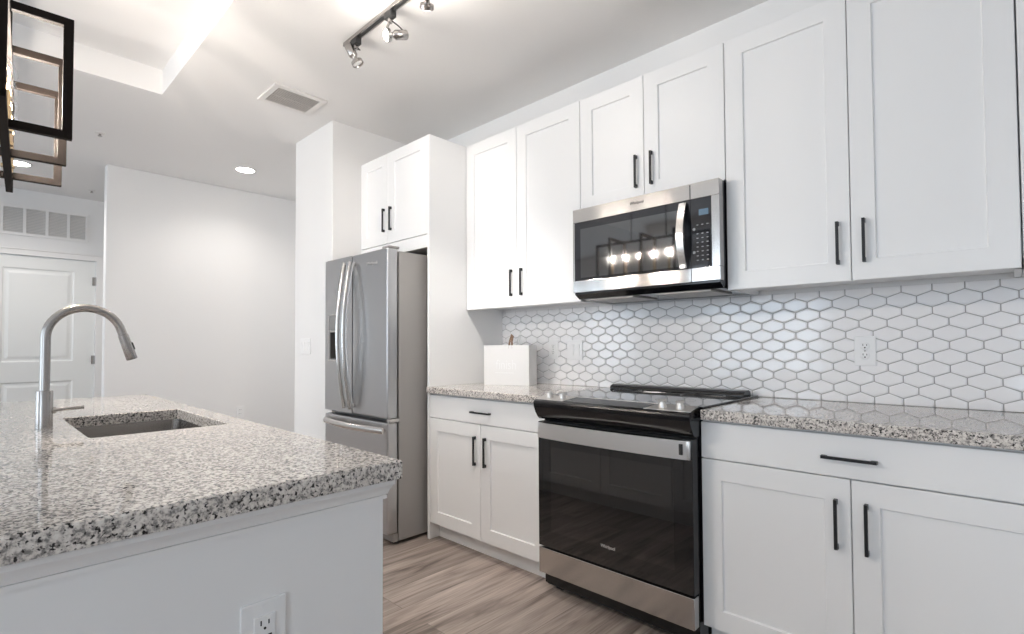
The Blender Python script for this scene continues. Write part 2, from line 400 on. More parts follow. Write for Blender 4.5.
# ------------------------------------------------------------------ ceiling fixtures
v = thing('exhaust_vent', 'square white ceiling exhaust vent with fine grey grille', 'vent', (-2.09, -1.135, ZC))
mb = MB(); vx0, vx1, vy0, vy1 = -2.235, -1.945, -1.30, -.965; vw = .035
for (a, b, c, d) in ((vx0, vx1, vy0, vy0+vw), (vx0, vx1, vy1-vw, vy1), (vx0, vx0+vw, vy0+vw, vy1-vw), (vx1-vw, vx1, vy0+vw, vy1-vw)):
    mb.box(a, b, c, d, ZC-.012, ZC, .003)
mb.build('frame', VENTM, v)
mb = MB()
n = 17
for k in range(1, n): x = vx0+vw+k*(vx1-vx0-2*vw)/n; mb.box(x-.0016, x+.0016, vy0+vw, vy1-vw, ZC-.010, ZC-.003)
for k in range(1, 20): y = vy0+vw+k*(vy1-vy0-2*vw)/20; mb.box(vx0+vw, vx1-vw, y-.0016, y+.0016, ZC-.0095, ZC-.0035)
mb.box((vx0+vx1)/2-.006, (vx0+vx1)/2+.006, vy0+vw, vy1-vw, ZC-.011, ZC-.003)
mb.build('grid', GRID, v)
B(vx0+vw, vx1-vw, vy0+vw, vy1-vw, ZC-.002, ZC).build('backing', GRILLE, v)

def downlight(x, y, label, watts, r=.075):
    t = thing('recessed_downlight', label, 'ceiling light', (x, y, ZC))
    MB().lathe((x, y, ZC), (0, 0, -1), [(0, r+.018), (.005, r+.018), (.007, r+.010), (.004, r), (.001, r)], n=32).build('trim_ring', VENTM, t, smooth=True)
    MB().cyl((x, y, ZC-.0035), (x, y, ZC-.001), r, n=32).build('lens', LAMPW, t)
    spot('downlight_and_fill_beam', (x, y, ZC-.02), (0, 0, -1), watts, 150, .8, r=.07)
downlight(-3.74, -.85, 'lit round downlight in the ceiling before the plain white wall', LIT['hall'])
downlight(-4.95, -2.29, 'lit round downlight seen through the black pendant frames', LIT['entry'])
for x, y in ((-1.2, -4.3), (1.6, -4.3), (3.2, -1.2)):
    zz = ZT if TX0 < x < TX1 and TY0 < y < TY1 else ZC
    spot('downlight_and_fill_beam', (x, y, zz-.03), (0, 0, -1), LIT['living'], 150, .8, r=.07)  # added fill spots, out of view and without fixtures
for x, y, lb in ((-3.646, -1.909, 'small white sprinkler cap on the ceiling near the tray corner'), (-5.5, -1.72, 'small white sprinkler cap on the ceiling above the entry door')):
    s_ = thing('ceiling_sprinkler', lb, 'sprinkler', (x, y, ZC))
    MB().lathe((x, y, ZC), (0, 0, -1), [(0, .032), (.004, .032), (.008, .018), (.008, .008)], n=20).build('escutcheon', VENTM, s_, smooth=True)
    MB().cyl((x, y, ZC-.006), (x, y, ZC-.022), .008, n=10).cyl((x, y, ZC-.022), (x, y, ZC-.025), .014, n=14).build('nozzle', NICKEL, s_)

# track light
TY = -1.2
t = thing('track_light', 'ceiling track light with brushed steel rail and swivelling spot heads', 'track light', (-.4, TY, ZC))
B(-1.275, .50, TY-.017, TY+.017, ZC-.020, ZC, bevel=.002).build('rail', NICKEL, t)
B(-1.270, .495, TY-.007, TY+.007, ZC-.023, ZC-.016).build('rail_slot', BLACKP, t)
def head(x, drop, center, d, lit, watts, ang=95):
    d = Vector(d).normalized(); c = Vector(center)
    ad = B(x-.03, x+.03, TY-.016, TY+.016, ZC-.052, ZC-.018, bevel=.004).build('adapter', BLACKP, t)
    top = Vector((x, TY, ZC-.05))
    MB().cyl((x, TY, ZC-.07), (x, TY, ZC-.048), .012, n=14).tube([top+Vector((0, 0, -.01)), top.lerp(c, .5)+Vector((-.012, -.008, .0)), c], .0065, n=8).build('stem', NICKEL, ad, smooth=True)
    e = c-d*.03
    MB().tube([top+Vector((.008, .004, -.012)), top.lerp(e, .45)+Vector((.022, .018, -.002)), e-d*.03+Vector((.006, .004, .02))], .0032, n=8).build('power_cord', BLACKP, ad, smooth=True)
    MB().lathe(c, d, [(-.088, 0), (-.088, .019), (-.084, .022), (-.03, .022), (-.026, .019), (-.018, .014), (-.008, .012), (-.002, .014), (.002, .027), (.004, .030), (.020, .031), (.022, .029), (.019, .027), (.008, .024)], n=28).build('lamp_can', NICKEL, ad, smooth=True)
    MB().lathe(c, d, [(.009, 0), (.009, .0245), (.016, .0275), (.0185, .022), (.0195, 0)], n=28).build('lamp', LAMPW if lit else LAMPD, ad, smooth=True)
    if watts: spot('track_beam', c+d*.03, d, watts, ang, .7, r=.03)
    if lit:
        g_ = bpy.data.lights.new('lamp_glow', 'POINT'); g_.energy = LIT['glow']; g_.color = (1, .93, .86); g_.shadow_soft_size = .025
        go = bpy.data.objects.new('lamp_glow', g_); go.location = c+d*.055; COL.objects.link(go)
head(-1.17, 0, (-1.175, -1.195, 2.640), (.30, .36, -.88), False, LIT['track'][0], 60)  # unlit head; its beam is added to brighten the left base cabinet
head(-.853, 0, (-.846, -1.205, 2.632), (-.22, -.90, -.30), True, LIT['track'][1])
head(-.535, 0, (-.545, -1.215, 2.640), (-.62, .42, -.66), True, LIT['track'][2])
head(-.218, 0, (-.215, -1.190, 2.640), (-.42, .26, -.87), True, LIT['track'][3], 60)

# chandelier over the island
ANG = -math.atan2(.054, 1)
ch = thing('linear_chandelier', 'dark bronze open-frame linear chandelier with clear bulbs hanging over the island', 'chandelier', (-1.11, -2.490, 0), ANG)
zb, zt_, bw = 1.787, 2.155, .0105
mb = MB(); x0, x1 = -.545, .56
mb.box(x0, x1, -bw, bw, zb-.002, zb+.021, .0012); mb.box(x0, x1, -bw, bw, zt_-.047, zt_-.026, .0012)
for x in (x0, x1-.021): mb.box(x, x+.021, -bw, bw, zb, zt_-.03, .0012)
mb.build('long_frame', BRONZE, ch, local=True)
for x in (-.318, -.004, .302):
    mb = MB(); hw = .15
    mb.box(x-bw, x+bw, -hw, hw, zt_-.024, zt_, .0012); mb.box(x-bw, x+bw, -hw, hw, zb, zb+.024, .0012)
    for s in (-1, 1): mb.box(x-bw, x+bw, s*hw-(.024 if s > 0 else 0), s*hw+(0 if s > 0 else .024), zb+.02, zt_-.02, .0012)
    mb.build('square_frame', BRONZE, ch, local=True)
for x in (-.17, .17):
    MB().cyl((x, 0, zt_-.03), (x, 0, ZT-.02), .0055, n=12).build('stem', BRONZE, ch, local=True)
B(-.25, .25, -.055, .055, ZT-.022, ZT, bevel=.004).build('canopy', BRONZE, ch, local=True)
for k in range(5):
    x = -.372+k*.142
    sl = MB().cyl((x, 0, zb+.02), (x, 0, zb+.145), .0125, n=18).cyl((x, 0, zb+.02), (x, 0, zb+.03), .019, n=18).build('candle_sleeve', BRASS, ch, local=True, smooth=True)
    MB().lathe((x, 0, zb+.145), (0, 0, 1), [(0, .011), (.012, .012), (.028, .022), (.045, .0285), (.060, .0275), (.078, .019), (.095, .008), (.102, 0)], n=20).build('bulb_glass', BULBG, sl, local=True, smooth=True)
    mb = MB()
    for a in range(4):
        q = a*math.pi/2; mb.tube([(x+.006*math.cos(q), .006*math.sin(q), zb+.165), (x+.010*math.cos(q), .010*math.sin(q), zb+.19), (x+.005*math.cos(q), .005*math.sin(q), zb+.215)], .0016, n=6)
    mb.build('filament', FILA, sl, local=True)
    l = bpy.data.lights.new('bulb_glow', 'POINT'); l.energy = LIT['bulb']; l.color = (1, .905, .81); l.shadow_soft_size = .004
    lo = bpy.data.objects.new('bulb_glow', l); lo.location = Matrix.Rotation(ANG, 3, 'Z') @ Vector((x, 0, zb+.19))+Vector((-1.11, -2.49, 0)); COL.objects.link(lo)

# ------------------------------------------------------------------ upper cabinets
YU, YB = -.335, -.63
ZU, ZTOP = 1.389, 2.458
G = .0016
def upper(label, x0, x1, z0, z1, yf, handles_z, split=None, rail=0, single=None):
    t = thing('upper_cabinet', label, 'cabinet', ((x0+x1)/2, -.01, z0))
    mb = MB()
    mb.box(x0, x1, yf+.021, -.012, z0+.018, z1); mb.box(x0, x1, yf+.021, yf+.040, z0, z0+.03)
    mb.box(x0, x0+.018, yf+.021, -.012, z0, z0+.03); mb.box(x1-.018, x1, yf+.021, -.012, z0, z0+.03)
    if rail: mb.box(x0, x1, yf+.003, yf+.021, z0, z0+rail-.004)
    mb.build('carcass', CAB, t)
    xm = split if split is not None else (x0+x1)/2
    d = shaker(MB(), x0+G, xm-G, z0+rail, z1, yf).build('door', CAB, t); pull(d, xm-.041, handles_z, yf)
    if single is None:
        d = shaker(MB(), xm+G, x1-G, z0+rail, z1, yf).build('door', CAB, t); pull(d, xm+.041, handles_z, yf)
    return t
upper('white two-door upper cabinet above the gift bag, beside the tall fridge panel', -1.2985, -.3845, ZU, ZTOP, YU, 1.531, -.8486)
upper('short white two-door upper cabinet directly above the microwave', -.3835, .3795, 1.862, ZTOP, YU, 1.997, -.007)
upper('large white two-door upper cabinet right of the microwave', .3805, 1.2765, ZU, ZTOP, YU, 1.531, .8312)
upper('white upper cabinet at the right edge, only a sliver of door showing', 1.2785, 1.80, ZU, ZTOP, YU, 1.531, 1.54)
upper('white two-door cabinet mounted above the refrigerator', -2.10, -1.3215, 1.766, ZTOP, YB, 2.008, -1.757, rail=.082)
tag(B(-1.3195, -1.3005, -.632, -.0, 0, ZTOP, bevel=.002).build('refrigerator_side_panel', CAB), 'tall white end panel standing between refrigerator and kitchen counter', 'panel')
tag(B(-2.194, -2.102, -.565, -.545, 1.766, ZTOP).build('filler_strip', CAB), 'narrow white filler strip beside the cabinet above the refrigerator', 'filler strip')

# ------------------------------------------------------------------ base cabinets and counters
ZS0, ZS1 = .8755, .914
def base(label, x0, x1, xm):
    t = thing('base_cabinet', label, 'cabinet', ((x0+x1)/2, -.01, 0))
    B(x0, x1, YB+.021, -.012, .098, ZS0).build('carcass', CAB, t)
    MB().box(x0, x1, -.556, -.538, .0, .10).build('toe_kick', CAB, t)
    d = shaker(MB(), x0+G, xm-G, .1035, .7275, YB).build('door', CAB, t); pull(d, xm-.041, .583, YB)
    d = shaker(MB(), xm+G, x1-G, .1035, .7275, YB).build('door', CAB, t); pull(d, xm+.041, .583, YB)
    d = B(x0+G, x1-G, YB, YB+.019, .7325, .8660, bevel=.0015).build('drawer', CAB, t); pull(d, (x0+x1)/2, .793, YB, False, .152)
base('white base cabinet with drawer, left of the range', -1.2985, -.386, -.8486)
base('white base cabinet with wide drawer, right of the range', .386, 1.35, .8714)
B_t = thing('base_cabinet', 'white base cabinet at the far right end of the counter', 'cabinet', (1.58, -.01, 0))
B(1.352, 1.80, YB+.021, -.012, .098, ZS0).build('carcass', CAB, B_t); MB().box(1.352, 1.80, -.56, -.542, 0, .10).build('toe_kick', CAB, B_t)
d = shaker(MB(), 1.3536, 1.798, .1035, .866, YB).build('door', CAB, B_t); pull(d, 1.40, .72, YB)
tag(B(-1.2995, -.396, -.656, -.001, ZS0, ZS1, bevel=.004).build('countertop', GRAN), 'speckled granite countertop left of the range, under the gift bag', 'countertop')
tag(B(.396, 1.81, -.656, -.001, ZS0, ZS1, bevel=.004).build('countertop', GRAN), 'speckled granite countertop right of the range', 'countertop')

# ------------------------------------------------------------------ backsplash of elongated hexagon tiles
def clip(poly, axis, lim, keep_less):
    out = []
    for i, p in enumerate(poly):
        q = poly[(i+1) % len(poly)]
        pin = p[axis] <= lim if keep_less else p[axis] >= lim; qin = q[axis] <= lim if keep_less else q[axis] >= lim
        if pin: out.append(p)
        if pin != qin:
            k = (lim-p[axis])/(q[axis]-p[axis]); out.append((p[0]+(q[0]-p[0])*k, p[1]+(q[1]-p[1])*k))
    return out
bs = thing('tile_backsplash', 'glossy white elongated hexagon tile backsplash with grey grout', 'backsplash', (.25, 0, ZS1))
px, pz, h1, h2 = .0957, .0447, .0245, .0202
X0, X1, Z0, Z1 = -1.2995, 1.80, .9145, ZU-.001
mb = MB(); gr = .0013
for k in range(0, 12):
    zc = .928+k*pz; off = .839+px/2+(px/2 if k % 2 else 0)
    i0 = int(math.floor((X0-off)/px))-1
    for i in range(i0, i0+36):
        xc = off+i*px; w = px/2-gr; v1 = h1/2; v2 = h1/2+h2-gr*1.4
        poly = [(xc-w, zc-v1), (xc, zc-v2), (xc+w, zc-v1), (xc+w, zc+v1), (xc, zc+v2), (xc-w, zc+v1)]
        for ax, lim, less in ((0, X0+.001, False), (0, X1, True), (1, Z0, False), (1, Z1, True)):
            poly = clip(poly, ax, lim, less)
            if len(poly) < 3: break
        if len(poly) < 3: continue
        # drop doubles
        pl = [p for j, p in enumerate(poly) if (p[0]-poly[j-1][0])**2+(p[1]-poly[j-1][1])**2 > 1e-8]
        if len(pl) < 3: continue
        cx = sum(p[0] for p in pl)/len(pl); cz = sum(p[1] for p in pl)/len(pl)
        hx = max(p[0] for p in pl)-min(p[0] for p in pl); hz = max(p[1] for p in pl)-min(p[1] for p in pl)
        if hx < .008 or hz < .006: continue
        tx, tz = random.gauss(0, .006), random.gauss(0, .006)
        def ringv(inset, y, tilt=1): return [mb.bm.verts.new((cx+(p[0]-cx)*(1-2*inset/hx), y+tilt*(tx*(p[0]-cx)+tz*(p[1]-cz)), cz+(p[1]-cz)*(1-2*inset/hz))) for p in pl]
        k_ = 1 if min(hx, hz) > .03 else .45
        A = ringv(0, -.003, 0); C = ringv(.0005, -.0066); D = ringv(.0018*k_, -.0083); D2 = ringv(.0040*k_, -.0092); E_ = ringv(.0075*k_, -.0096); E2 = ringv(.0085*k_, -.0096)
        for P, Q in ((A, C), (C, D), (D, D2), (D2, E_), (E_, E2)):
            for j in range(len(pl)): mb.bm.faces.new((P[j], P[(j+1) % len(pl)], Q[(j+1) % len(pl)], Q[j]))
        mb.bm.faces.new(E2)
to = mb.build('tiles', TILE, bs)
for p in to.data.polygons: p.use_smooth = True
B(X0, X1, -.0045, -.0005, ZS1+.0005, Z1).build('grout', GROUT, bs)

# ------------------------------------------------------------------ outlets and switches
def duplex(parent, x, z, y):
    for s in (-1, 1):
        zc = z+s*.0195
        f = MB().lathe((x, y, zc), (0, -1, 0), [(0, .0165), (.0015, .0165), (.0022, .0155), (.0022, 0)], n=24)
        fo = f.build('receptacle', PLATE, parent, smooth=True)
        mb = MB(); yy = y-.0028
        mb.box(x-.0075, x-.0055, yy, yy+.0012, zc+.001, zc+.009); mb.box(x+.0055, x+.0075, yy, yy+.0012, zc+.001, zc+.008); mb.cyl((x, yy, zc-.006), (x, yy+.0012, zc-.006), .0028, n=10)
        mb.build('slots', SLOT, fo)
def outlet(label, x, z, y, w=.075, h=.122):
    t = thing('wall_outlet', label, 'outlet', (x, y, z))
    B(x-w/2, x+w/2, y-.006, y, z-h/2, z+h/2, bevel=.002).build('cover_plate', PLATE, t); duplex(t, x, z, y-.006)
    MB().cyl((x, y-.0075, z), (x, y-.0055, z), .003, n=10).build('screw', NICKEL, t)
outlet('white duplex outlet on the tile backsplash right of the range', .8115, 1.129, -.0096)
outlet('white duplex outlet on the backsplash just right of the gift bag', -.838, 1.135, -.0096)
t = thing('rocker_switch_plate', 'white double rocker switch plate on the backsplash, left of the range', 'light switch', (-.672, -.0096, 1.13))
B(-.730, -.614, -.0156, -.0096, 1.069, 1.191, bevel=.002).build('cover_plate', PLATE, t)
for x in (-.695, -.649): MB().prism([(-.0156, 1.097), (-.0185, 1.097), (-.017, 1.130), (-.0200, 1.163), (-.0156, 1.163)], 'X', x-.016, x+.016).build('rocker', PLATE, t)
t = thing('rocker_switch_plate', 'white switch plate on the wall end left of the refrigerator', 'light switch', (-2.60, -.80, 1.16))
B(-2.685, -2.52, -.806, -.80, 1.102, 1.22, bevel=.002).build('cover_plate', PLATE, t)
for x in (-2.649, -2.603, -2.557): MB().prism([(-.806, 1.128), (-.809, 1.128), (-.8075, 1.161), (-.8105, 1.194), (-.806, 1.194)], 'X', x-.016, x+.016).build('rocker', PLATE, t)
# far-wall outlet (faces +X)
t = thing('wall_outlet', 'white outlet low on the plain wall behind the island', 'outlet', (-4.43, -.645, .50))
B(-4.43, -4.424, -.682, -.607, .44, .56, bevel=.002).build('cover_plate', PLATE, t)
for s in (-1, 1):
    fo = MB().lathe((-4.424, -.645, .50+s*.0195), (1, 0, 0), [(0, .0165), (.002, .0155), (.002, 0)], n=20).build('receptacle', PLATE, t)
    MB().box(-4.4222, -4.4212, -.6525, -.6505, .501+s*.0195, .509+s*.0195).box(-4.4222, -4.4212, -.6395, -.6375, .501+s*.0195, .509+s*.0195).build('slots', SLOT, fo)

# ------------------------------------------------------------------ gift bag
a20 = math.radians(20)
bag = thing('gift_bag', 'white paper gift bag with twine handle on the left counter', 'gift bag', (-1.0095, -.264, ZS1), a20)
bwid, bdep, bh = .304, .128, .247
mb = MB()
hw = bwid/2
P = [(-hw, 0), (hw, 0), (hw, bdep), (-hw, bdep)]
bot = [mb.bm.verts.new((x, y, .0005)) for x, y in P]; top = [mb.bm.verts.new((x, y, bh)) for x, y in P]
mid0 = [mb.bm.verts.new((hw-.006, bdep/2, .06)), mb.bm.verts.new((hw-.010, bdep/2, bh-.002))]; mid1 = [mb.bm.verts.new((-hw+.006, bdep/2, .06)), mb.bm.verts.new((-hw+.010, bdep/2, bh-.002))]
f = mb.bm.faces.new
f(bot[::-1]); f((bot[0], bot[1], top[1], top[0])); f((bot[2], bot[3], top[3], top[2]))
f((bot[1], bot[2], mid0[0])); f((bot[1], mid0[0], mid0[1], top[1])); f((mid0[0], bot[2], top[2], mid0[1]))
f((bot[3], bot[0], mid1[0])); f((bot[0], top[0], mid1[1], mid1[0])); f((mid1[0], mid1[1], top[3], bot[3]))
sh = mb.build('paper_shell', PAPER, bag, local=True)
md = sh.modifiers.new('thickness', 'SOLIDIFY'); md.thickness = .0012; md.offset = -1
for y, mm_, rr_ in ((.006, TWINE, .0062), (bdep-.006, PAPER, .004)):
    MB().tube([(.016, y, bh-.02), (.018, y, bh+.0), (.024, y, bh+.03), (.036, y+.003, bh+.066), (.042, y+.004, bh+.056), (.036, y, bh+.022), (.040, y, bh-.02)], rr_, n=8).build('twine_handle', mm_, bag, local=True, smooth=True)
lo = lettering('logo_lettering', 'finish', .085, PAPERG, bag, (0, 0, 0), RY, width=.135); lo.location = (-.0, -.0008, .125)
mb = MB()
for k in range(11): mb.box(-.073+k*.0115, -.073+k*.0115+.0085, -.0013, -.0001, .073, .081)
mb.build('printed_line', PAPERG, bag, local=True)

# ------------------------------------------------------------------ microwave
mw = thing('microwave', 'stainless over-the-range microwave above the cooktop', 'microwave', (0, -.2, 1.39))
mx0, mx1, myf = -.382, .3795, -.405
zb0, zb1, zg0, zg1 = 1.428, 1.856, 1.488, 1.787
MB().box(mx0+.002, mx1-.002, -.365, -.012, 1.405, zb1, .003).build('body', BLACKE, mw)
# stainless face: door part and control part, each a frame round the black glass
mb = MB(); xs = .2525
def slab(x0, x1, z0, z1): mb.box(x0, x1, myf, -.366, z0, z1, .0025)
slab(mx0, xs-.001, zg1, zb1); slab(mx0, xs-.001, zb0, zg0); mb.box(mx0, mx0+.011, myf, -.366, zg0, zg1)
dr = mb.build('door', STEEL, mw)
B(mx0+.011, xs-.001, myf+.002, -.368, zg0, zg1).build('door_glass', MWBLACK, dr)
B(-.335, .205, myf+.0012, myf+.004, 1.502, 1.752).build('window', MWGLASS, dr)
mb = MB(); mb.box(xs+.001, mx1, myf, -.366, zg1, zb1, .0025); mb.box(xs+.001, mx1, myf, -.366, zb0, zg0, .0025); mb.box(.346, mx1, myf, -.366, zg0, zg1)
cp = mb.build('control_frame', STEEL, mw)
pn = B(xs+.001, .346, myf+.002, -.368, zg0, zg1).build('control_panel', MWBLACK, cp)
B(.290, .332, myf+.0012, myf+.003, 1.712, 1.738).build('display', DISP, pn)
for r in range(9):
    for c in range(3):
        if r in (1,): continue
        x = .283+c*.022; z = 1.672-r*.019
        B(x-.004, x+.004, myf+.0012, myf+.003, z-.0016, z+.0016).build('button', PRINT, pn)
for z in (1.655, 1.555): MB().lathe((.268, myf+.002, z), (0, -1, 0), [(0, .006), (.0015, .006), (.0015, 0)], n=16).build('round_button', PRINT, pn)
# bowed handle
pts = []
mb = MB()
for k in range(15):
    q = k/14; z = 1.775-q*.285; bow = math.sin(q*math.pi)*.034+.012
    pts.append((.226, myf-bow, z))
# flat strap: rectangular section swept in YZ
for (p0, p1) in zip(pts, pts[1:]): pass
outer = [(p[1], p[2]) for p in pts]; inner = [(p[1]+.010, p[2]) for p in pts][::-1]
mb.prism(outer+inner, 'X', .2065, .2385)
mb.box(.212, .233, myf-.018, myf+.004, 1.757, 1.775); mb.box(.212, .233, myf-.018, myf+.004, 1.490, 1.508)
mb.build('handle', STEELP, dr, smooth=True)
lettering('logo_lettering', 'Whirlpool', .020, LOGOD, dr, (-.008, myf-.0006, 1.826), RY, width=.072)
mb = MB(); mb.prism([(-.395, 1.428), (-.395, 1.420), (-.36, 1.397), (-.02, 1.393), (-.02, 1.428)], 'X', mx0+.004, mx1-.004); mb.build('underside', BLACKE, mw)
mb = MB(); mb.box(-.32, -.06, -.36, -.12, 1.388, 1.396, .002); mb.box(.06, .32, -.36, -.12, 1.388, 1.396, .002); mb.build('grease_filter', SIDEG, mw)

# ------------------------------------------------------------------ range
rg = thing('range', 'stainless and black glass slide-in electric range between the base cabinets', 'range', (0, -.35, 0))
rx0, rx1, ryf = -.3795, .3795, -.69
B(rx0, rx1, -.645, -.03, .035, .905, bevel=.002).build('body', BLACKE, rg)
for a_ in (rx0+.03, rx1-.07): B(a_, a_+.04, -.60, -.56, 0, .04).build('foot', BLACKP, rg)
ct = B(-.393, .393, -.628, -.022, .9145, .9215, bevel=.002).build('cooktop', BLACKG, rg)
for cx, cy, r in ((-.2, -.46, .11), (.2, -.46, .085), (-.2, -.19, .075), (.2, -.19, .10)):
    MB().lathe((cx, cy, .9216), (0, 0, 1), [(0, r), (.0002, r), (.0002, r-.002), (0, r-.002)], n=40).build('burner_ring', PRINT, ct)
mb = MB(); mb.prism([(-.125, .922), (-.118, .936), (-.100, .944), (-.050, .946), (-.034, .940), (-.028, .922)], 'X', -.352, .362, .003)
vt = mb.build('rear_vent', BLACKE, rg, smooth=False)
mb = MB()
for k in range(3): mb.box(-.33, .34, -.1215+k*.0, -.116, .927+k*.0045, .929+k*.0045)
mb.build('vent_slots', BLACKP, vt)
# front control housing: profile sweeps in under the ledge
prof = [(-.628, .921), (-.640, .9195), (-.705, .9045), (-.717, .899), (-.7205, .890), (-.717, .872), (-.705, .845), (-.690, .822), (-.678, .812), (-.640, .810), (-.628, .815)]
ctl = MB().prism(prof, 'X', -.384, .384, .0015).build('control_housing', BLACKE, rg)
mb = MB()
def ledge(xa, xb, xa2, xb2):
    # sloped stainless plate lying on the housing, between y -.640 and -.703
    A = [(xa, -.638, .9205), (xb, -.638, .9205), (xb2, -.703, .9055), (xa2, -.703, .9055)]
    lo_ = [mb.bm.verts.new(v) for v in A]; up_ = [mb.bm.verts.new((v[0], v[1], v[2]+.002)) for v in A]
    mb.bm.faces.new(lo_[::-1]); mb.bm.faces.new(up_)
    for k in range(4): mb.bm.faces.new((lo_[k], lo_[(k+1) % 4], up_[(k+1) % 4], up_[k]))
ledge(-.380, -.195, -.380, -.225); ledge(.215, .380, .185, .380)
mb.box(-.195, .215, -.6405, -.6355, .9205, .9232); 
A = [(-.225, -.700), (.185, -.700), (.185, -.7045), (-.225, -.7045)]
lp = mb.build('steel_ledge', LEDGE, ctl)
mb = MB(); ledge(-.19, .21, -.215, .18); mb.build('touch_panel', mat('touch_panel_grey', (.10, .10, .10), .15), ctl)
nrm = Vector((0, -.2245, .9745)).normalized()
for x in (-.323, -.246, .253, .327):
    bse = Vector((x, -.672, .9148))
    kn = MB().lathe(bse, nrm, [(0, .0165), (.006, .0165), (.008, .015), (.020, .0135), (.0235, .012), (.0235, 0)], n=24)
    k0 = kn.build('knob', LEDGE, ctl, smooth=True)
    u = Vector((.8, .58, .13)).normalized()
    c0 = bse+nrm*.020
    mb = MB()
    sd = u.cross(nrm).normalized()
    vs = [mb.bm.verts.new(c0+u*a*.017+sd*b*.0048+nrm*c) for a in (-1, 1) for b in (-1, 1) for c in (0, .010)]
    idx = [(0, 1, 3, 2), (4, 6, 7, 5), (0, 4, 5, 1), (2, 3, 7, 6), (0, 2, 6, 4), (1, 5, 7, 3)]
    for q in idx: mb.bm.faces.new([vs[i] for i in q])
    mb.build('knob_grip', LEDGE, k0)
# oven door
od = MB().box(rx0, rx1, ryf+.0012, -.648, .224, .800).build('oven_door', BLACKP, rg)
B(rx0+.001, rx1-.001, ryf, ryf+.0012, .225, .799).build('door_glass', BLACKG, od)
B(rx0+.075, rx1-.075, ryf-.0006, ryf+.001, .30, .690).build('oven_window', mat('oven_window_glass', (.012, .011, .011), .03, ior=1.85), od)
outer = []; n = 20
mb = MB(); top = []; 
for k in range(n+1):
    q = k/n; x = -.372+q*.744; y = -.700-.022*math.sin(math.pi*q)**.6 if 0 < q < 1 else -.700
    top.append((x, y))
mb.prism(top+[(x, y+.010) for x, y in top[::-1]], 'Z', .727, .797)
mb.box(-.374, -.352, -.702, -.688, .727, .797, .002); mb.box(.352, .374, -.702, -.688, .727, .797, .002)
mb.build('handle', HSTEEL, od, smooth=True)['label'] = 'broad stainless steel bar handle'
B(.337, .349, -.7130, -.7055, .745, .785).build('handle_end_slot', BLACKP, od)
lettering('logo_lettering', 'Whirlpool', .019, LOGOL, od, (.004, ryf-.0008, .309), RY, width=.070)
dw = MB().box(rx0, rx1, ryf, -.650, .098, .216, .003).build('storage_drawer', STEEL, rg)
MB().box(rx0+.01, rx1-.01, -.640, -.62, .03, .10).build('toe_panel', BLACKP, rg)

# ------------------------------------------------------------------ refrigerator
fr = thing('refrigerator', 'stainless french-door refrigerator with dispenser between white wall and panel', 'refrigerator', (-1.745, -.45, 0))
fx0, fx1, fy = -2.122, -1.362, -.885
B(fx0+.006, fx1-.002, -.805, -.08, .02, 1.722, bevel=.004).build('body', SIDEG, fr)
spl = -1.765
ld = MB()
# left door built round the dispenser opening
dx0, dx1, dz0, dz1 = -2.055, -1.862, 1.075, 1.265
def dbox(m_, x0, x1, z0, z1, bv=0): m_.box(x0, x1, fy, -.815, z0, z1, bv)
for (a, b, c, d) in ((fx0, dx0, .737, 1.735), (dx1, spl-.002, .737, 1.735), (dx0, dx1, .737, dz0), (dx0, dx1, dz1, 1.735)): dbox(ld, a, b, c, d)
ldo = ld.build('left_door', STEELV, fr)
mb = MB(); frame2d(mb, -2.070, -1.847, 1.062, 1.372, fy-.003, fy, .006); mb.build('dispenser_trim', STEELP, ldo)
B(-2.064, -1.853, fy-.0012, fy, 1.268, 1.366).build('dispenser_panel', mat('dispenser_grey_panel', (.30, .30, .30), .25, .6), ldo)
mb = MB()
mb.box(dx0+.0005, dx1-.0005, -.822, -.816, dz0+.0005, dz1-.0005); mb.box(dx0+.0005, dx0+.004, fy+.002, -.822, dz0+.0005, dz1-.0005); mb.box(dx1-.004, dx1-.0005, fy+.002, -.822, dz0+.0005, dz1-.0005); mb.box(dx0+.004, dx1-.004, fy+.002, -.822, dz0+.0005, dz0+.006)
mb.build('dispenser_recess', DISPCAV, ldo)
B(dx0+.005, dx1-.005, fy-.004, -.83, 1.252, 1.264, bevel=.002).build('dispenser_lip', STEELP, ldo)
MB().box(-1.975, -1.945, -.862, -.835, 1.11, 1.24, .004).build('dispenser_paddle', mat('paddle_grey', (.25, .24, .24), .4), ldo)
rdo = MB().box(spl+.002, fx1, fy, -.815, .737, 1.735, .008).build('right_door', STEELV, fr)
fdo = MB().box(fx0, fx1, fy, -.815, .07, .713, .008).build('freezer_drawer', STEELV, fr)
MB().box(fx0+.01, fx1-.005, -.84, -.81, .02, .066).build('base_grille', SIDEG, fr)
for a_ in (fx0+.06, fx1-.05):
    for b_ in (-.80, -.12): MB().cyl((a_, b_, 0), (a_, b_, .03), .02, n=14).build('foot', BLACKP, fr)
def bowed_v(x, door_o):
    pts = [(x, fy-.026-.050*math.sin(math.pi*k/16), 1.688-(1.688-.772)*k/16) for k in range(17)]
    mb = MB().tube(pts, .018, n=16, rx=.011)
    mb.cyl((x, fy, 1.672), (x, fy-.032, 1.672), .010, n=12).cyl((x, fy, .788), (x, fy-.032, .788), .010, n=12)
    mb.build('handle', STEELP, door_o, smooth=True)
bowed_v(-1.802, ldo); bowed_v(-1.729, rdo)
pts = [(-2.085+(.708)*k/16, fy-.018-.040*math.sin(math.pi*k/16), .670) for k in range(17)]
MB().tube(pts, .012, n=14, rx=.020).cyl((-2.07, fy, .67), (-2.07, fy-.02, .67), .011, n=12).cyl((-1.392, fy, .67), (-1.392, fy-.02, .67), .011, n=12).build('handle', STEELP, fdo, smooth=True)
MB().box(fx1-.075, fx1-.004, -.875, -.80, 1.7355, 1.750, .004).build('hinge_cover', SIDEG, fr)
